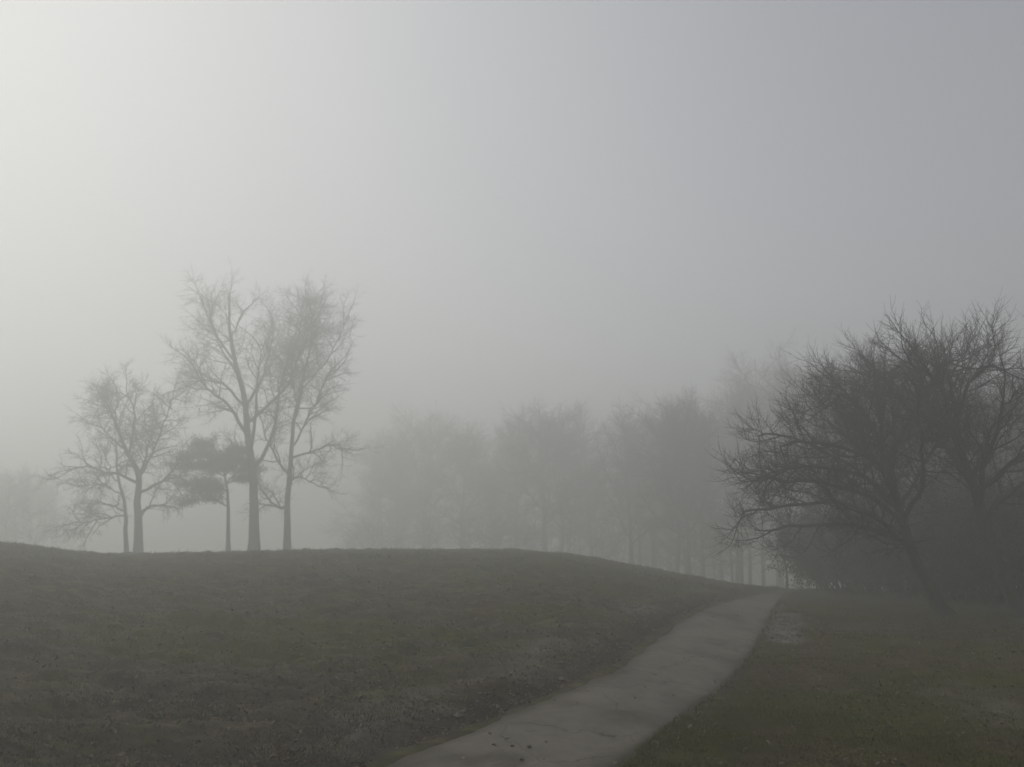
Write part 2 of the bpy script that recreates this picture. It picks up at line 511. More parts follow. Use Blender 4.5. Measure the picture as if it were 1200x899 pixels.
# ------------------------------------------------------------------ ground sheet
def build_ground():
    a_in = np.linspace(-0.72, 0.72, 620)
    a_out = np.linspace(0.72, 2 * math.pi - 0.72, 90)[1:-1]
    az = np.r_[a_in, a_out]
    r = [0.6, 2.0, 3.5, 5.0]
    x = 6.2
    while x < 54: r.append(x); x *= 1.0068
    while x < 480: r.append(x); x *= 1.05
    r.append(490)
    r = np.array(r)
    A, Rr = np.meshgrid(az, r)
    X, Y = Rr * np.sin(A), Rr * np.cos(A)
    Z = base_z(X, Y)
    dl, dr = path_dist(X, Y)
    inside = (dl < 0) & (dr < 0)
    edge = np.where(inside, np.maximum(dl, dr), np.maximum(dl, dr))
    wob = fbm(X * 1.6, Y * 1.6, 5, 3)
    onpath = 1 - smooth(-0.16, 0.0, edge + wob * 0.05)
    left = smooth(0.0, 0.3, dl)
    right = smooth(0.0, 0.3, dr)
    fade = 1 - smooth(38, 60, Rr)
    # rough worn turf: clods, hollows and old ruts running across the slope on the left
    rough = fbm(X * 0.55, Y * 1.3, 11, 5) * 0.16 + fbm(X * 2.3, Y * 4.5, 12, 4) * 0.10 + np.clip(fbm(X * 5.5, Y * 8.0, 13, 3), 0, 1) * 0.09
    rut = np.abs(fbm(X * 0.28, Y * 0.9, 31, 3)); rough -= 0.10 * np.exp(-(rut / 0.035) ** 2)
    Z = Z + fade * left * (rough * smooth(0.2, 1.6, dl))
    # shoulder: a berm of washed soil and a gutter along the left edge
    Z = Z + fade * left * (0.07 * np.exp(-((dl - 0.75) / 0.32) ** 2) - 0.05 * np.exp(-((dl - 0.22) / 0.16) ** 2)) * (1 + wob)
    Z = Z + fade * right * (fbm(X * 0.8, Y * 0.8, 21, 4) * 0.09 + fbm(X * 4, Y * 4, 22, 3) * 0.03 + 0.03)
    Z = Z - 0.05 * onpath
    turf = 0.85 * right * (1 - 0.5 * smooth(0.02, 0.2, fbm(X * 0.35, Y * 0.35, 41, 3)))
    turf = np.maximum(turf, left * smooth(0.04, 0.26, fbm(X * 0.22 + 3, Y * 0.5, 42, 3)) * 0.8)
    gx, gy = ground_hit(612, 822)
    turf = np.maximum(turf, 0.8 * np.exp(-(((X - gx) / 1.2) ** 2 + ((Y - gy) / 0.9) ** 2)) * left)
    gx, gy = ground_hit(560, 800)
    turf = np.maximum(turf, 0.7 * np.exp(-(((X - gx) / 1.2) ** 2 + ((Y - gy) / 1.5) ** 2)) * left)
    turf = np.maximum(turf, 0.6 * smooth(30, 60, Rr))
    soil = np.clip(left * np.exp(-((dl - 0.2) / (0.34 + 0.3 * np.abs(wob))) ** 2) * 1.0 + 0.75 * right * np.exp(-(dr / 0.14) ** 2), 0, 1)
    pale = left * np.exp(-((dl - 1.0) / 0.55) ** 2) * smooth(-0.2, 0.3, fbm(X * 0.7, Y * 0.7, 51, 3)) * 0.5
    # bare washed patch right of the path where it nears the trees
    gx, gy = ground_hit(918, 752); hx, hy = ground_hit(922, 722)
    u = np.clip(((X - gx) * (hx - gx) + (Y - gy) * (hy - gy)) / ((hx - gx) ** 2 + (hy - gy) ** 2), 0, 1)
    dd = np.hypot(X - gx - u * (hx - gx), Y - gy - u * (hy - gy))
    pale = np.maximum(pale, 0.95 * (1 - smooth(0.22, 0.5, dd + wob * 0.25)))
    gx, gy = ground_hit(1130, 815); hx, hy = ground_hit(1210, 850)
    u = np.clip(((X - gx) * (hx - gx) + (Y - gy) * (hy - gy)) / ((hx - gx) ** 2 + (hy - gy) ** 2), 0, 1)
    dd = np.hypot(X - gx - u * (hx - gx), Y - gy - u * (hy - gy))
    pale = np.maximum(pale, 0.28 * (1 - smooth(0.1, 0.8, dd + wob * 0.5)))
    soil = np.maximum(soil, 0.8 * smooth(0.0, 0.6, (X * 0.72 + (Y - 22) * 0.2 - 7.6) * 0.4 + fbm(X * 0.5, Y * 0.5, 61, 3)) * right)
    V = np.stack([X, Y, Z], -1).reshape(-1, 3)
    nr, na = Rr.shape
    i = np.arange(nr - 1)[:, None] * na; j = np.arange(na)[None, :]; j2 = (j + 1) % na
    Fq = np.stack([i + j, i + na + j, i + na + j2, i + j2], -1).reshape(-1, 4)[:, ::-1]
    V = np.vstack([V, [[0, 0, float(Z[0].mean())]]])
    at_ = {"turf": np.r_[turf.ravel(), 0], "soil": np.r_[soil.ravel(), 0], "pale": np.r_[pale.ravel(), 0]}
    me = mesh_np("ground", V, Fq, M_GROUND, True, at_)
    link("ground", me, None, "structure")
    return X, Y, Z
GX, GY, GZ = build_ground()

def build_path():
    nu = 26
    rng = np.random.default_rng(3)
    t = np.linspace(0, 1, nu)
    P = Lw[:, None, :] * (1 - t)[None, :, None] + Rw[:, None, :] * t[None, :, None]
    s = np.r_[0, np.cumsum(np.linalg.norm(np.diff((Lw + Rw) / 2, axis=0), axis=1))]
    # crumbling edges
    wl = fbm(s * 2.2, s * 0 + 1, 71, 4) * 0.16; wr = fbm(s * 2.2, s * 0 + 5, 72, 4) * 0.12
    W = unit_rows(Rw - Lw)
    P += W[:, None, :] * (wl[:, None] * (1 - t)[None, :] ** 3 + wr[:, None] * t[None, :] ** 3)[..., None]
    Z = base_z(P[..., 0], P[..., 1]) + 0.02 * (1 - (2 * t - 1) ** 2)[None, :] + fbm(P[..., 0] * 0.9, P[..., 1] * 0.9, 73, 3) * 0.02 + 0.004
    Z[:, 0] -= 0.05; Z[:, -1] -= 0.05
    V = np.concatenate([P, Z[..., None]], -1).reshape(-1, 3)
    n = len(Lw)
    i = np.arange(n - 1)[:, None] * nu; j = np.arange(nu - 1)[None, :]
    Fq = np.stack([i + j, i + j + 1, i + nu + j + 1, i + nu + j], -1).reshape(-1, 4)
    nz = fbm(P[..., 0] * 1.3, P[..., 1] * 1.3, 74, 4)
    w = 2.4
    dl_, dr_ = t[None, :] * w, (1 - t)[None, :] * w
    dirt = np.clip(1.1 * np.exp(-(dl_ / (0.22 + 0.5 * np.clip(nz + 0.1, 0, 1))) ** 2) + 0.9 * np.exp(-(dr_ / (0.15 + 0.4 * np.clip(0.1 - nz, 0, 1))) ** 2) + smooth(0.18, 0.45, nz) * 0.6 + 0 * P[..., 0], 0, 1)
    # mud washed over the near end
    dirt = np.maximum(dirt, smooth(9.3, 8.0, 0) * 0 + 0.75 * smooth(0.0, 0.35, (9.2 - P[..., 1]) * 0.5 + nz))
    rr = np.hypot(P[..., 0], P[..., 1])
    dirt = np.maximum(dirt, 0.85 * smooth(25, 36, rr + 8 * nz))
    link("path", mesh_np("path", V, Fq, M_PATH, True, {"dirt": dirt.ravel()}), None, "structure")

def unit_rows(v): return v / (np.linalg.norm(v, axis=-1, keepdims=True) + 1e-9)
build_path()

# height of the built sheet (with its clods) for scattering
_ga = np.linspace(-0.72, 0.72, 620)
def sheet_z(x, y):
    r = np.hypot(x, y); az = np.arctan2(x, y)
    rr = np.hypot(GX[:, 0], GY[:, 0])
    fi = np.interp(r, rr, np.arange(len(rr))); fj = np.interp(az, _ga, np.arange(620))
    i0 = np.clip(fi.astype(int), 0, len(rr) - 2); j0 = np.clip(fj.astype(int), 0, 618)
    u, v = fi - i0, fj - j0
    return (GZ[i0, j0] * (1 - u) * (1 - v) + GZ[i0 + 1, j0] * u * (1 - v) + GZ[i0, j0 + 1] * (1 - u) * v + GZ[i0 + 1, j0 + 1] * u * v)

def scatter(rng, n, r0, r1, a0, a1, power=1.0):
    """points on the ground, denser towards the camera"""
    u = rng.uniform(0, 1, n)
    r = (r0 ** (1 - power) + u * (r1 ** (1 - power) - r0 ** (1 - power))) ** (1 / (1 - power)) if power != 1 else r0 * (r1 / r0) ** u
    az = rng.uniform(a0, a1, n)
    return r * np.sin(az), r * np.cos(az)

def blades(name, rng, x, y, h, w, m, tint, lean=0.6):
    n = len(x)
    z = sheet_z(x, y) - 0.004
    a_ = rng.uniform(0, 2 * math.pi, n)
    b_ = rng.uniform(0, 2 * math.pi, n)
    l = np.abs(rng.normal(0, lean, n)) * h
    base = np.stack([x, y, z], 1)
    side = np.stack([np.cos(a_), np.sin(a_), 0 * a_], 1) * (w / 2)[:, None]
    mid = base + np.stack([np.cos(b_) * l * 0.35, np.sin(b_) * l * 0.35, h * 0.6], 1)
    tip = base + np.stack([np.cos(b_) * l, np.sin(b_) * l, h * np.clip(1 - 0.3 * (l / h) ** 2, 0.25, 1)], 1)
    V = np.stack([base - side, base + side, mid + side * 0.7, mid - side * 0.7, tip], 1).reshape(-1, 3)
    k = (np.arange(n) * 5)[:, None]
    kf = k[np.hypot(x, y) > 12]; k = k[np.hypot(x, y) <= 12]
    Ft = np.concatenate([k + [0, 1, 2], k + [0, 2, 3], k + [3, 2, 4], kf + [0, 1, 4]])
    me = mesh_np(name, V, Ft, m, False, {"tint": np.repeat(tint, 5)})
    return link(name, me, None, "stuff")

def build_cover():
    rng = np.random.default_rng(11)
    # mown grass on the right verge
    x, y = scatter(rng, 330000, 7.2, 34, 0.0, 0.70, 1.0)
    dl, dr = path_dist(x, y)
    g = fbm(x * 0.35, y * 0.35, 41, 3); f2 = fbm(x * 1.7, y * 1.7, 43, 3)
    dark = smooth(0.0, 0.6, (x * 0.72 + (y - 22) * 0.2 - 7.6) * 0.4 + fbm(x * 0.5, y * 0.5, 61, 3))
    keep = (dr > -0.13 + 0.34 * f2) & (rng.uniform(0, 1, len(x)) > 0.25 + 0.5 * smooth(0.0, 0.3, -f2) ) & (rng.uniform(0, 1, len(x)) > dark * 0.8)
    x, y, g, f2, dr = x[keep], y[keep], g[keep], f2[keep], dr[keep]
    h = rng.uniform(0.018, 0.05, len(x)) * (1 + 0.7 * smooth(0.1, 0.4, f2)) * (1 + 0.5 * np.exp(-(dr / 0.12) ** 2))
    w = rng.uniform(0.004, 0.008, len(x)) * (1 + np.hypot(x, y) / 25)
    tint = np.clip(0.60 - 0.75 * smooth(0.05, 0.35, g) + 0.55 * f2 + rng.normal(0, 0.2, len(x)), 0, 1)
    o = blades("grass", rng, x, y, h, w, M_GRASS, tint, 0.9)
    # flattened dormant grass over the left field
    x, y = scatter(rng, 560000, 7.0, 38, -0.70, 0.34, 1.0)
    dl, dr = path_dist(x, y)
    f2 = fbm(x * 1.1, y * 2.2, 44, 4); f1 = fbm(x * 0.22 + 3, y * 0.5, 42, 3)
    f3 = fbm(x * 3.5, y * 6.0, 47, 3)
    keep = (rng.uniform(0, 1, len(x)) > smooth(0.0, 0.35, -f3) * 0.8) & (dl > 0.12 + 0.5 * f2 + 0.25 * rng.uniform(0, 1, len(x)) ** 2) & (rng.uniform(0, 1, len(x)) > 0.30 + 0.7 * smooth(-0.05, 0.4, -f2))
    x, y, f1, f2 = x[keep], y[keep], f1[keep], f2[keep]
    h = rng.uniform(0.012, 0.042, len(x)) * (1 + 0.6 * smooth(0.1, 0.5, f2))
    w = rng.uniform(0.004, 0.009, len(x)) * (1 + np.hypot(x, y) / 25)
    f3 = fbm(x * 3.5, y * 6.0, 47, 3)
    tint = np.clip(0.34 + 0.35 * f2 + 0.5 * f3 + 0.35 * smooth(0, 0.25, f1) + 0.45 * smooth(0.22, 0.45, f3 + 0.4 * f2) + rng.normal(0, 0.16, len(x)), 0, 1)
    h = h * (1 + 0.9 * smooth(0.0, 0.4, f3))
    blades("dormant_grass", rng, x, y, h, w, M_THATCH, tint, 1.3)
    # taller dry tufts where the hill turns over
    x, y = scatter(rng, 60000, 30, 50, -0.62, 0.40, 1.0)
    dl, dr = path_dist(x, y)
    keep = (dl > 0.5) & (fbm(x * 0.9, y * 0.9, 48, 3) > 0.05)
    x, y = x[keep], y[keep]
    h = rng.uniform(0.03, 0.14, len(x)) * rng.choice([0.6, 1, 1, 1.5], len(x))
    blades("dormant_grass", rng, x, y, h, rng.uniform(0.012, 0.03, len(x)), M_THATCH, np.clip(rng.normal(0.5, 0.2, len(x)), 0, 0.9), 0.7)
    # fallen leaves
    x, y = scatter(rng, 26000, 7.0, 34, -0.70, 0.70, 1.0)
    dl, dr = path_dist(x, y)
    on = (dl < 0.05) & (dr < 0.05)
    f2 = fbm(x * 0.6, y * 1.2, 46, 3)
    u_ = rng.uniform(0, 1, len(x))
    keep = np.where(on, u_ > 0.975, np.where(dl > 0, u_ > 0.35 - f2 * 0.9, u_ > 0.55 - f2))
    x, y, on = x[keep], y[keep], on[keep]
    n = len(x)
    z = np.where(on, base_z(x, y) + 0.03, sheet_z(x, y) + 0.014)
    s = rng.uniform(0.015, 0.042, n)
    a_ = rng.uniform(0, 6.283, n); tilt = rng.normal(0, 0.35, (n, 2))
    ux = np.stack([np.cos(a_), np.sin(a_), tilt[:, 0]], 1) * s[:, None]
    uy = np.stack([-np.sin(a_), np.cos(a_), tilt[:, 1]], 1) * (s * rng.uniform(0.5, 0.8, n))[:, None]
    c = np.stack([x, y, z], 1); up = np.array([0, 0, 1.0]) * (s * rng.uniform(0.1, 0.5, n))[:, None]
    V = np.stack([c - ux, c - uy * 0.9 + up, c + ux, c + uy * 0.9 + up], 1).reshape(-1, 3)
    k = (np.arange(n) * 4)[:, None]
    Ft = np.concatenate([k + [0, 1, 2], k + [0, 2, 3]])
    link("fallen_leaves", mesh_np("fallen_leaves", V, Ft, M_LEAF, False, {"tint": np.repeat(np.clip(rng.normal(0.45, 0.28, n), 0, 1), 4)}), None, "stuff")
    # crumbs of paving and stones along the left shoulder, and on the washed patch
    i = rng.integers(0, len(Lw) - 60, 2600)
    nrm = unit_rows(Lw - Rw)
    off = 0.42 + np.abs(rng.normal(0.3, 0.4, len(i)))
    q = Lw[i] + nrm[i] * off[:, None] + rng.normal(0, 0.05, (len(i), 2))
    g1, g2 = ground_hit(918, 752), ground_hit(922, 722)
    uu = rng.uniform(0, 1, 1500)[:, None]
    q2 = g1 * (1 - uu) + g2 * uu + rng.normal(0, 0.25, (1500, 2))
    q = np.vstack([q, q2])
    keep = fbm(q[:, 0] * 0.9, q[:, 1] * 0.9, 52, 3) + rng.uniform(-0.3, 0.3, len(q)) > -0.1
    q = q[keep]; n = len(q)
    s = 0.007 + rng.exponential(0.009, n)
    c = np.stack([q[:, 0], q[:, 1], sheet_z(q[:, 0], q[:, 1]) + s * 0.25], 1)
    oct_ = np.array([[1, 0, 0], [0, 1, 0], [-1, 0, 0], [0, -1, 0], [0, 0, 0.7], [0, 0, -0.7]])
    V = (c[:, None, :] + oct_[None] * (s[:, None, None] * rng.uniform(0.6, 1.3, (n, 6, 1))))
    k = (np.arange(n) * 6)[:, None]
    tri = [[0, 1, 4], [1, 2, 4], [2, 3, 4], [3, 0, 4], [1, 0, 5], [2, 1, 5], [3, 2, 5], [0, 3, 5]]
    Ft = np.concatenate([k + t_ for t_ in tri])
    link("gravel", mesh_np("gravel", V.reshape(-1, 3), Ft, M_STONE, False, {"tint": np.repeat(rng.uniform(0, 1, n), 6)}), None, "stuff")
build_cover()

# ------------------------------------------------------------------ trees by name
def local(base, depth, pts, dy=None, rng=None):
    """control points given as photo pixels at the tree's own distance -> local metres, with real depth dy"""
    out = []
    for i, p in enumerate(pts):
        q = at(p[0], p[1], depth) - base
        q[1] += (p[2] if len(p) > 2 else 0.0)
        out.append(q)
    return out

def place(px, depth, sink=0.12):
    d = ray(px, 660)
    x = d[0] * depth / d[1]
    return np.array([x, depth, float(base_z(x, depth)) - sink])

def rad(n, r0, r1): return np.linspace(r0, r1, n)

# --- spreading trees by the path on the right
def near_tree(px, depth, trunk, limbs, label, seed, r0, r1, density):
    rng = np.random.default_rng(seed)
    b = place(px, depth)
    root = thing("spreading_tree", b, label, "tree", "spreading bare trees by the path")
    tp = curve([np.zeros(3)] + local(b, depth, trunk), 16, rng, 0.015)
    tr = [(tp, trunk_radii(16, r0, r1, 0.6))]
    lm = []
    for l in limbs:
        pts = local(b, depth, l)
        i = int(np.argmin(np.linalg.norm(tp - pts[0], axis=1)))
        pts[0] = tp[i]
        L = curve(pts, 14, rng, 0.035)
        lm.append((L, rad(14, tr[0][1][i] * 0.62, 0.018)))
    lv = [dict(n=density, len=1.45, ang=48, r0=0.028, r1=0.010, pts=8, wander=0.16, trop=0.06, **{'from': 0.2}),
          dict(n=9, len=0.78, ang=48, r0=0.010, r1=0.0048, pts=6, wander=0.18, trop=0.08, **{'from': 0.12}),
          dict(n=7, len=0.40, ang=38, r0=0.0048, r1=0.0022, pts=4, wander=0.16, trop=0.10, **{'from': 0.1})]
    build_tree(root, rng, tr, lm, lv, M_BARK, 4.5)
    return root

near_tree(1103, 23.0,
    [(1088, 690), (1075, 662), (1064, 632), (1056, 600), (1050, 565, 0.2), (1047, 530, 0.3)],
    [[(1062, 625), (1020, 590, -0.4), (960, 572, -0.8), (900, 566, -1.0), (890, 566, -1.2)],
     [(1057, 605), (1020, 555, 0.5), (970, 520, 1.0), (915, 502, 1.3), (908, 508, 1.5)],
     [(1052, 580), (1015, 510, -0.6), (965, 470, -1.3), (942, 488, -1.8)],
     [(1050, 565), (1030, 500, 0.4), (1000, 450, 0.8), (986, 462, 1.2)],
     [(1048, 545), (1045, 490, 0.5), (1035, 440, 0.2), (1030, 448, 0.0)],
     [(1066, 640), (1030, 620, 0.8), (980, 615, 1.5), (930, 622, 1.8), (922, 622, 2.0)],
     [(1062, 620), (1015, 585, 1.0), (960, 590, 1.8), (905, 598, 2.2), (898, 602, 2.4)],
     [(1057, 605), (1010, 545, -1.0), (950, 530, -1.8), (890, 530, -2.2), (884, 540, -2.4)],
     [(1048, 535), (1068, 480, -0.5), (1088, 440, -1.0), (1100, 434, -1.3)],
     [(1055, 595), (1005, 560, -0.5), (940, 548, -1.0), (895, 556, -1.3), (880, 566, -1.4)],
     [(1050, 560), (1065, 500, 0.8), (1072, 455, 1.4), (1065, 436, 1.8)],
     [(1068, 645), (1040, 632, -1.0), (995, 612, -2.2), (945, 600, -3.0)],
     [(1056, 600), (1085, 560, 0.5), (1115, 520, 0.9), (1150, 500, 1.2)],
     [(1060, 615), (1050, 570, -1.2), (1030, 535, -2.3), (1015, 505, -3.0)],
     [(1054, 590), (1050, 540, 1.4), (1035, 500, 2.5), (1010, 470, 3.2)]],
    "wide spreading bare tree leaning over the right side of the path", 101, 0.19, 0.07, 16)
near_tree(1198, 22.0,
    [(1185, 695), (1168, 660), (1152, 615), (1140, 575), (1130, 535, 0.2), (1122, 490, 0.3)],
    [[(1128, 530), (1112, 470, 0.3), (1098, 425, 0.6), (1084, 436, 0.9)],
     [(1124, 500), (1128, 460, -0.4), (1140, 440, -0.9), (1160, 452, -1.2)],
     [(1124, 500), (1120, 455, 0.2), (1114, 425, 0.5), (1112, 434, 0.7)],
     [(1135, 560), (1170, 500, 0.6), (1192, 490, 1.0), (1206, 478, 1.4)],
     [(1142, 580), (1190, 530, -0.5), (1235, 490, -1.0), (1270, 500, -1.4)],
     [(1132, 545), (1095, 500, -0.9), (1060, 465, -1.8), (1025, 450, -2.3)],
     [(1150, 610), (1200, 580, 0.8), (1250, 560, 1.4), (1290, 555, 1.8)],
     [(1138, 570), (1150, 520, 1.6), (1160, 480, 2.6), (1150, 476, 3.2)],
     [(1126, 515), (1090, 470, 1.0), (1070, 430, 1.8), (1044, 430, 2.2)],
     [(1145, 595), (1120, 550, -1.4), (1110, 510, -2.4), (1100, 480, -3.0)]],
    "tall bare tree at the right picture edge, trunk leaning left behind the spreading one", 102, 0.20, 0.08, 15)

# --- grove on the hill crest
def grove_tree(name, px, depth, trunk, limbs, label, seed, r0, r1, lv, mk=None):
    rng = np.random.default_rng(seed)
    b = place(px, depth)
    root = thing(name, b, label, "tree", "bare trees on the hill crest")
    tp = curve([np.zeros(3)] + local(b, depth, trunk), 20, rng, 0.03)
    tr = [(tp, trunk_radii(20, r0, r1, 0.22))]
    lm = []
    for l in limbs:
        pts = local(b, depth, l)
        i = int(np.argmin(np.linalg.norm(tp - pts[0], axis=1)))
        pts[0] = tp[i]
        n = 14
        L = curve(pts, n, rng, 0.06)
        lm.append((L, rad(n, tr[0][1][i] * 0.55, 0.028)))
    build_tree(root, rng, tr, lm, lv, M_BARK, 6.0, sides=(10, 6, 3))
    return root

LV = lambda d, s=1.0, up=0.015: [dict(n=d, len=2.6 * s, ang=48, r0=0.050, r1=0.018, pts=7, wander=0.19, trop=up, **{'from': 0.22}),
      dict(n=8, len=1.25 * s, ang=50, r0=0.015, r1=0.009, pts=5, wander=0.22, trop=up, **{'from': 0.2}),
      dict(n=6, len=0.62 * s, ang=48, r0=0.0085, r1=0.0045, pts=3, wander=0.22, trop=up, **{'from': 0.2})]
GD = 60.0
grove_tree("tall_tree", 297, GD,
    [(297, 600), (296, 560), (292, 514), (286, 460), (275, 415), (270, 382), (269, 350)],
    [[(301, 552), (314, 518, 0.6), (321, 481, 0.9), (326, 444, 1.2), (340, 400, 1.5), (347, 355, 1.7)],
     [(320, 490), (338, 455, -1.0), (360, 410, -1.6), (375, 375, -2.0)],
     [(288, 470), (268, 455, -0.8), (245, 452, -1.4), (232, 458, -1.8)],
     [(283, 445), (262, 420, 1.0), (245, 395, 1.8), (236, 375, 2.2)],
     [(276, 418), (255, 385, -0.8), (246, 362, -1.2)],
     [(288, 475), (300, 440, 1.6), (305, 400, 2.4), (308, 365, 2.8)],
     [(292, 510), (278, 480, -2.0), (262, 465, -3.4), (250, 440, -4.2)],
     [(294, 525), (310, 490, -2.2), (318, 460, -3.5), (326, 425, -4.2)],
     [(272, 395), (282, 370, 0.8), (290, 350, 1.2)],
     [(296, 560), (280, 530, 2.0), (262, 515, 3.0)]],
    "tallest bare tree on the hill crest with two high forked leaders", 201, 0.39, 0.07, LV(13))
grove_tree("slim_tree", 336, GD + 1.5,
    [(336, 600), (338, 565), (340, 535), (344, 500), (352, 465), (362, 420), (372, 385)],
    [[(337, 598), (326, 592, 0.5), (315, 590, 0.8), (308, 582, 1.0)],
     [(341, 530), (360, 500, -0.8), (378, 470, -1.3), (392, 440, -1.6)],
     [(346, 490), (338, 455, 0.9), (336, 420, 1.4), (340, 385, 1.8)],
     [(354, 460), (376, 425, 1.0), (392, 390, 1.6), (400, 365, 2.0)],
     [(340, 540), (362, 525, 1.4), (382, 520, 2.2), (396, 522, 2.6)],
     [(339, 555), (325, 530, -1.2), (318, 505, -2.0)],
     [(344, 500), (362, 470, -2.0), (372, 430, -3.0), (380, 395, -3.5)],
     [(338, 570), (352, 560, -0.8), (368, 566, -1.4)],
     [(366, 405), (362, 375, 0.5), (358, 350, 0.8)]],
    "slim bare tree right of the tallest one, crown leaning right over the crest", 202, 0.26, 0.05, LV(13))
grove_tree("forked_tree", 161.5, GD - 2,
    [(161.5, 610), (161, 580), (161, 557), (154, 540), (147, 528), (139, 508), (133, 492), (128, 476)],
    [[(161, 560), (174, 532, 0.5), (184, 505, 0.8), (190, 485, 1.0), (195, 462, 1.1)],
     [(164, 612), (171, 600, -0.5), (180, 594, -0.8), (200, 593, -1.0)],
     [(146, 526), (126, 515, 0.8), (110, 500, 1.2), (104, 485, 1.4)],
     [(140, 510), (142, 485, -0.9), (148, 465, -1.4)],
     [(180, 515), (168, 490, -1.2), (164, 468, -1.8)],
     [(160, 570), (140, 556, -1.2), (118, 550, -1.8), (104, 552, -2.1)],
     [(161, 575), (180, 560, 1.0), (192, 545, 1.6), (203, 530, 2.0)],
     [(134, 495), (120, 478, 0.6), (112, 462, 1.0)],
     [(161, 560), (156, 525, 1.8), (160, 495, 2.8)]],
    "round crowned bare tree forked in a V, at the left of the crest grove", 203, 0.29, 0.05, LV(14, 0.85))
grove_tree("thin_tree", 147, GD - 1,
    [(147, 620), (146, 596), (141, 568), (138, 540), (136, 515)],
    [[(145, 600), (128, 592, 0.5), (112, 588, 0.8), (100, 592, 1.0)],
     [(143, 580), (122, 568, -0.6), (106, 570, -1.0)],
     [(141, 566), (126, 545, 0.8), (114, 535, 1.2)],
     [(146, 606), (130, 606, -0.8), (116, 610, -1.2), (104, 612, -1.4)],
     [(140, 555), (150, 530, 0.6), (152, 510, 0.9)]],
    "thin bare tree with low drooping boughs, leftmost of the crest grove", 204, 0.17, 0.04, LV(13, 0.75, -0.02))

# --- small pine in the grove
def pine():
    rng = np.random.default_rng(210)
    depth = GD + 2
    b = place(267, depth)
    root = thing("pine_tree", b, "small dark pine with flat layered crown beside the tallest tree", "tree")
    tp = curve([np.zeros(3)] + local(b, depth, [(267, 610), (267, 584), (264, 560), (258, 540), (250, 524)]), 14, rng, 0.02)
    V, Fq = tubes([(tp, trunk_radii(14, 0.16, 0.04, 0.3))], 8)
    link("trunk", mesh_np("trunk", V, Fq, M_BARK2), root)
    limbs = [[(262, 556), (240, 548, 0.5), (220, 545, 0.8), (203, 545, 1.0)],
             [(258, 545), (240, 534, -0.5), (222, 536, -0.9)],
             [(265, 566), (276, 554, 0.4), (286, 548, 0.7), (294, 550, 0.9)],
             [(264, 562), (277, 546, -0.9), (285, 538, -1.4)],
             [(267, 592), (250, 586, 0.3), (234, 584, 0.5), (217, 589, 0.6)],
             [(266, 580), (258, 574, -1.2), (240, 580, -2.0)],
             [(258, 540), (262, 530, 1.0), (272, 526, 1.6)],
             [(250, 526), (243, 520, 0.3), (236, 524, 0.5)],
             [(266, 572), (250, 568, 0.4), (232, 566, 0.8), (218, 568, 1.0)],
             [(262, 555), (250, 545, 1.4), (236, 552, 2.4)],
             [(262, 552), (268, 540, -1.6), (258, 548, -2.5)],
             [(264, 564), (275, 560, 1.5), (285, 562, 2.2)]]
    c_all = []
    for l in limbs:
        pts = local(b, depth, l)
        i = int(np.argmin(np.linalg.norm(tp - pts[0], axis=1))); pts[0] = tp[i]
        L = curve(pts, 9, rng, 0.03)
        polys = [(L, rad(9, 0.06, 0.02))]
        for k in range(16):
            j = rng.integers(2, 9)
            d = side_dir(rng, unit(L[j] - L[j - 1]), math.radians(55), 0.75)
            s = shoot(rng, L[j], d, rng.uniform(0.5, 1.2), 4, 0.12, 0.04)
            polys.append((s, rad(4, 0.02, 0.01)))
            for q in s[1:]: c_all.append(q)
        c_all += list(L[3:])
        V, Fq = tubes(polys, 5)
        link("branch", mesh_np("branch", V, Fq, M_BARK2), root)
    c = np.repeat(np.array(c_all), 34, 0)
    n = len(c)
    c = c + rng.normal(0, 1, (n, 3)) * np.array([0.22, 0.22, 0.13])
    d = rng.normal(0, 1, (n, 3)); d[:, 2] = np.abs(d[:, 2]) * 0.8 + 0.15; d = unit_rows(d)
    L = rng.uniform(0.14, 0.36, n)[:, None]
    s = unit_rows(np.cross(d, rng.normal(0, 1, (n, 3)))) * rng.uniform(0.016, 0.03, n)[:, None]
    V = np.stack([c - s, c + s, c + d * L], 1).reshape(-1, 3)
    Ft = (np.arange(n) * 3)[:, None] + np.array([0, 1, 2])
    link("needles", mesh_np("needles", V, Ft, M_NEEDLE, False, {"tint": np.repeat(rng.uniform(0, 1, n), 3)}), root, "stuff")
pine()

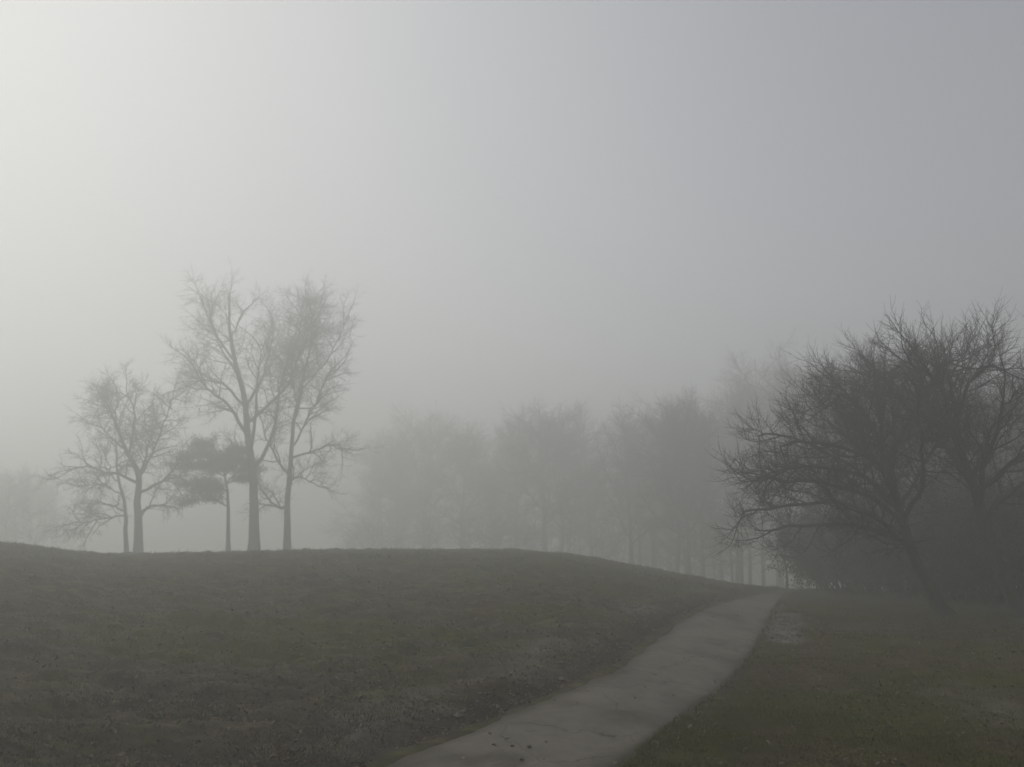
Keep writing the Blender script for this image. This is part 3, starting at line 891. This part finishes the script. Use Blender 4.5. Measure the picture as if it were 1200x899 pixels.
# --- free-standing wood trees: four builds, then copies
def wood_proto(seed, H, r0, crown0, spread, nl, dens):
    rng = np.random.default_rng(seed)
    root = thing("misty_tree", (0, 0, 0), "", "tree")
    top = np.array([rng.normal(0, 0.5), rng.normal(0, 0.5), H * 0.86])
    tp = curve([np.zeros(3), top * 0.33 + rng.normal(0, 0.15, 3) * [1, 1, 0], top * 0.66 + rng.normal(0, 0.3, 3) * [1, 1, 0], top], 14, rng, 0.03)
    tr = trunk_radii(14, r0, 0.05, 0.3)
    lm = []
    for k in range(nl):
        t = crown0 + (0.95 - crown0) * (k + rng.uniform(0, 1)) / nl
        f = t * 13; i = int(min(f, 12))
        p = tp[i] + (tp[i + 1] - tp[i]) * (f - i)
        a_ = k * 2.4 + rng.uniform(-0.4, 0.4)
        L = spread * (1.12 - 0.72 * ((t - crown0) / (1 - crown0))) * rng.uniform(0.75, 1.2)
        el = math.radians(rng.uniform(15, 45) + 25 * t)
        d = np.array([math.cos(a_) * math.cos(el), math.sin(a_) * math.cos(el), math.sin(el)])
        pts = shoot(rng, p, d, L, 9, 0.10, 0.06)
        lm.append((pts, rad(9, tr[i] * 0.5, 0.03)))
    lv = [dict(n=dens, len=2.3, ang=42, r0=0.045, r1=0.022, pts=5, wander=0.17, trop=0.05, **{'from': 0.15}),
          dict(n=8, len=1.3, ang=50, r0=0.020, r1=0.012, pts=3, wander=0.25, trop=0.04, **{'from': 0.15}),
          dict(n=4, len=0.8, ang=50, r0=0.012, r1=0.008, pts=3, wander=0.2, trop=0.04, **{'from': 0.2})]
    build_tree(root, rng, [(tp, tr)], lm, lv, M_BARK, 5.0, sides=(8, 5, 3))
    return root
PROTO = [wood_proto(301, 16, 0.24, 0.16, 4.8, 15, 10), wood_proto(302, 16, 0.20, 0.20, 4.2, 15, 10),
         wood_proto(303, 16, 0.28, 0.24, 5.4, 16, 9), wood_proto(304, 16, 0.18, 0.08, 4.2, 18, 10)]
_used = set()
def wood_tree(k, px, depth, top_py, label, group, rz, wide=1.0):
    b = place(px, depth, 0.2)
    H = at(px, top_py, depth)[2] - b[2]
    s = H / 16.0
    sc = (s * wide, s * wide, s)
    if k not in _used:
        _used.add(k)
        r = PROTO[k]; r.location = b; r.rotation_euler = (0, 0, rz); r.scale = sc
        r["label"] = label; r["group"] = group
        return r
    return dup(PROTO[k], b, label, rz, sc, group)

MID = "misty trees standing beyond the hill"
for k, px, dep, top, lab, rz, wd in [
    (3, 448, 136, 512, "faint bushy tree at the left end of the misty row beyond the hill", 0.3, 1.2),
    (0, 461, 128, 500, "misty tree standing second from the left in the row beyond the hill", 1.3, 1.1),
    (2, 497, 126, 478, "misty tree with straight trunk, third from the left beyond the hill", 2.0, 1.0),
    (1, 542, 116, 496, "misty tree with dark slender trunk, fourth from the left beyond the hill", 0.9, 1.2),
    (3, 576, 128, 510, "pale lower tree filling the dip in the misty treeline beyond the hill", 2.6, 1.3),
    (0, 607, 116, 490, "misty tree left of the dark trunk near the hill's middle", 4.1, 1.1),
    (2, 639, 103, 472, "misty tree with the darkest straight trunk over the middle of the hill", 5.0, 1.0),
    (1, 657, 109, 488, "slender misty tree just right of the darkest mid-hill trunk", 3.4, 1.1),
    (3, 694, 115, 480, "faint misty tree in the gap right of the mid-hill trunks", 5.6, 1.2),
    (0, 740, 94, 480, "misty tree where the hill's outline starts to slope down right", 0.2, 1.0),
    (2, 767, 103, 486, "pale broad tree behind the sloping right shoulder of the hill", 1.1, 1.0),
    (1, 792, 82, 470, "slim tree left in the close trio of trunks on the hill's right slope", 2.2, 1.1),
    (2, 806, 80, 462, "thickest trunked tree in the trio on the hill's right slope", 3.0, 0.85),
    (3, 824, 84, 475, "small branching tree right in the trio on the hill's right slope", 4.4, 0.9)]:
    wood_tree(k, px, dep, top, lab, MID, rz, wd)

RW = "tall trees in the dark wood behind the spreading trees"
for k, px, dep, top, lab, rz, wd in [
    (0, 862, 104, 452, "misty tree at the left edge of the dark wood beyond the path's end", 0.7, 0.9),
    (2, 912, 106, 425, "faint tall tree rising above the spreading tree's left crown", 1.9, 0.85),
    (1, 958, 92, 425, "tall tree behind the left half of the spreading tree", 2.8, 1.0),
    (0, 1005, 56, 425, "tall tree in the dark wood directly behind the spreading tree", 5.1, 1.0),
    (3, 1055, 52, 448, "bushy dark tree behind the spreading tree's trunk", 0.4, 1.3),
    (2, 1110, 52, 455, "tall tree behind the gap between the two near trunks", 3.7, 1.0),
    (1, 1165, 46, 450, "dark tall tree behind the leaning trunk at the right edge", 4.6, 1.1),
    (0, 1215, 44, 430, "dark tree at the far right picture edge behind the near trees", 1.0, 1.0),
    (3, 1280, 38, 420, "tree cut off by the right picture edge beside the wood", 2.3, 1.2)]:
    wood_tree(k, px, dep, top, lab, RW, rz, wd)

def distant_wood():
    """the wood behind the single trees, too dim to tell its trees apart, plus unseen shading trees added off to the right"""
    rng = np.random.default_rng(350)
    polys = []
    spots = [(px + rng.uniform(-14, 14), rng.uniform(122, 150) + (16 if px < 570 else 0), rng.uniform(492, 545)) for px in range(432, 850, 20)]
    spots += [(px + rng.uniform(-12, 12), rng.uniform(100, 128), rng.uniform(440, 485)) for px in range(760, 850, 24)]
    spots += [(px + rng.uniform(-12, 12), rng.uniform(74, 98), rng.uniform(400, 430) + (45 if px > 975 else 0)) for px in range(958, 1290, 24)]
    spots += [(px + rng.uniform(-20, 20), rng.uniform(30, 60), rng.uniform(330, 420)) for px in range(1300, 1900, 40)]  # unseen trees beyond the right edge, added to shade the fog on that side
    low = [(px + rng.uniform(-10, 10), rng.uniform(100, 140), rng.uniform(595, 628)) for px in range(412, 850, 11)]
    spots += low
    spots += [(px, rng.uniform(92, 120), rng.uniform(552, 590)) for px in range(-70, 62, 9)]
    spots += [(px + rng.uniform(-12, 12), rng.uniform(92, 110), rng.choice([396, 405, 415, 430, 450, 470]) + (55 if px < 870 else 0) + (25 if px > 1010 else 0)) for px in range(806, 1300, 15)]
    for px, dep, top in spots:
        b = place(px, dep, 0.3)
        H = at(px, top, dep)[2] - b[2]
        tp = curve([b, b + [rng.normal(0, 0.3), rng.normal(0, 0.3), H * 0.5], b + [rng.normal(0, 0.5), rng.normal(0, 0.5), H * 0.88]], 9, rng, 0.05)
        polys.append((tp, rad(9, 0.009 * H, 0.035)))
        for k in range(20):
            f = rng.uniform(0.8, 7.6); i = int(f)
            p = tp[i] + (tp[i + 1] - tp[i]) * (f - i)
            a_ = k * 2.4; el = rng.uniform(0.1, 1.0)
            d = np.array([math.cos(a_) * math.cos(el), math.sin(a_) * math.cos(el), math.sin(el)])
            L = shoot(rng, p, d, rng.uniform(0.18, 0.34) * H * (1.1 - 0.06 * f), 6, 0.12, 0.05)
            polys.append((L, rad(6, 0.07, 0.025)))
            st = [[], []]
            ramify(rng, L, 4.0, [dict(n=6, len=1.9, ang=44, r0=0.034, r1=0.022, pts=3, wander=0.2, trop=0.04, **{'from': 0.1}),
                                 dict(n=4, len=1.0, ang=44, r0=0.024, r1=0.014, pts=2, wander=0.2, trop=0.04, **{'from': 0.1})], 0, st)
            polys += st[0] + st[1]
    V, Fq = tubes(polys, 3)
    o = link("distant_wood", mesh_np("distant_wood", V, Fq, M_TWIG), None, "stuff")
distant_wood()

FL = "pale trees at the far left"
for k, px, dep, top, lab, rz, wd in [
    (3, -25, 112, 540, "pale misty tree cut by the left picture edge beyond the hill", 1.4, 1.5),
    (0, 8, 118, 548, "pale misty tree near the left picture edge above the low mound", 2.9, 1.2),
    (2, 40, 125, 560, "faintest low tree at far left, nearest the forked tree", 0.5, 1.1)]:
    wood_tree(k, px, dep, top, lab, FL, rz, wd)

# --- sapling beyond the end of the path
rng = np.random.default_rng(401)
b = place(921, 46)
r_ = thing("sapling", b, "thin bare sapling standing where the path runs out of sight", "tree")
tp = curve([(0, 0, 0), (0.05, 0, 0.9), (0.0, 0.05, 1.9), (0.08, 0, 3.0)], 10, rng, 0.02)
lm = []
for k in range(7):
    i = 4 + k % 5
    a_ = k * 2.4
    lm.append((shoot(rng, tp[i], np.array([math.cos(a_) * 0.6, math.sin(a_) * 0.6, 0.7]), 1.1, 6, 0.1, 0.06), rad(6, 0.025, 0.01)))
build_tree(r_, rng, [(tp, trunk_radii(10, 0.085, 0.02, 0.3))], lm,
           [dict(n=6, len=0.6, ang=40, r0=0.012, r1=0.006, pts=4, wander=0.12, trop=0.05), dict(n=4, len=0.3, ang=40, r0=0.006, r1=0.004, pts=3, wander=0.12, trop=0.05)],
           M_BARK, 1.1)

# --- brush under the wood on the right
def bush_proto(seed, H, W, n_stem, n_leaf):
    rng = np.random.default_rng(seed)
    root = thing("shrub", (0, 0, 0), "", "shrub")
    stems, tw = [], []
    for k in range(n_stem):
        a_ = rng.uniform(0, 6.283); rr = rng.uniform(0, 0.35) * W
        p = np.array([math.cos(a_) * rr, math.sin(a_) * rr, 0])
        d = unit(np.array([math.cos(a_) * rng.uniform(0.1, 0.9), math.sin(a_) * rng.uniform(0.1, 0.9), 1.0]))
        s = shoot(rng, p, d, H * rng.uniform(0.6, 1.1), 9, 0.12, 0.0)
        stems.append((s, rad(9, 0.03, 0.008)))
        st = [[], []]
        ramify(rng, s, H, [dict(n=11, len=0.32 * H, ang=48, r0=0.011, r1=0.006, pts=5, wander=0.18, trop=0.03),
                           dict(n=7, len=0.16 * H, ang=45, r0=0.006, r1=0.003, pts=3, wander=0.18, trop=0.03)], 0, st)
        tw += st[0] + st[1]
    V, Fq = tubes(stems, 5); link("stems", mesh_np("stems", V, Fq, M_BARK2), root, "stuff")
    V, Fq = tubes(tw, 3); link("twigs", mesh_np("twigs", V, Fq, M_TWIG), root, "stuff")
    P = np.concatenate([t_[0][1:] for t_ in tw])
    P = P[rng.integers(0, len(P), n_leaf)] + rng.normal(0, 0.06, (n_leaf, 3))
    d = unit_rows(rng.normal(0, 1, (n_leaf, 3))); s = unit_rows(np.cross(d, rng.normal(0, 1, (n_leaf, 3))))
    L = rng.uniform(0.04, 0.09, n_leaf)[:, None]
    V = np.stack([P, P + d * L * 0.5 + s * L * 0.35, P + d * L, P + d * L * 0.5 - s * L * 0.35], 1).reshape(-1, 3)
    Fq = (np.arange(n_leaf) * 4)[:, None] + np.array([0, 1, 2, 3])
    link("leaves", mesh_np("leaves", V, Fq, M_BRUSH, False, {"tint": np.repeat(rng.uniform(0, 1, n_leaf), 4)}), root, "stuff")
    return root
BP = [bush_proto(501, 3.0, 3.2, 26, 26000), bush_proto(502, 2.4, 3.6, 28, 24000)]
_bu = set()
BG = "shrubs along the foot of the dark wood"
for k, px, dep, sc, lab, rz in [
    (0, 985, 36, 1.05, "dark shrub at the left end of the thicket beside the path's end", 0.2),
    (1, 1022, 33, 1.15, "dark shrub behind the spreading tree, second along the thicket", 1.7),
    (0, 1062, 31, 1.1, "dark shrub directly behind the spreading tree's trunk", 3.1),
    (1, 1112, 29, 1.15, "low dark shrub between the two near trunks", 4.3),
    (0, 1160, 27.5, 1.1, "dark shrub left of the leaning trunk at the right edge", 5.2),
    (1, 1215, 26, 1.2, "dark shrub cut by the right picture edge behind the leaning trunk", 0.9),
    (1, 1000, 40, 1.4, "taller dim shrub in the second row at the thicket's left end", 2.9),
    (0, 1040, 38, 1.45, "taller dim shrub in the second row left of the spreading tree's trunk", 5.6),
    (1, 1085, 36, 1.5, "taller dim shrub in the second row right of the spreading tree's trunk", 0.6),
    (0, 1135, 34, 1.45, "taller dim shrub in the second row, seen between the two near trunks", 1.2),
    (1, 1185, 32, 1.5, "taller dim shrub in the second row right behind the leaning trunk", 3.8)]:
    b = place(px, dep, 0.1)
    if k not in _bu:
        _bu.add(k); r_ = BP[k]; r_.location = b; r_.rotation_euler = (0, 0, rz); r_.scale = (sc,) * 3
        r_["label"] = lab; r_["group"] = BG
    else:
        dup(BP[k], b, lab, rz, sc, BG)

# ------------------------------------------------------------------ haze box
hm = bpy.data.materials.new("haze_air"); hm.use_nodes = True
hn = hm.node_tree
hn.nodes.remove(hn.nodes["Principled BSDF"])
pv = hn.nodes.new("ShaderNodeVolumePrincipled")
pv.inputs["Color"].default_value = (0.962, 0.966, 0.935, 1)
pv.inputs["Density"].default_value = FOG
pv.inputs["Anisotropy"].default_value = FOG_G
hn.links.new(pv.outputs[0], hn.nodes["Material Output"].inputs["Volume"])
x0, z0, z1 = 500, -12.2, 29.5
V = [(-x0, -x0, z0), (x0, -x0, z0), (x0, x0, z0), (-x0, x0, z0), (-x0, -x0, z1), (x0, -x0, z1), (x0, x0, z1), (-x0, x0, z1)]
Fq = [(3, 2, 1, 0), (4, 5, 6, 7), (0, 1, 5, 4), (1, 2, 6, 5), (2, 3, 7, 6), (3, 0, 4, 7)]
link("haze", mesh_np("haze", np.array(V, float), np.array(Fq), hm, False), None, "stuff")
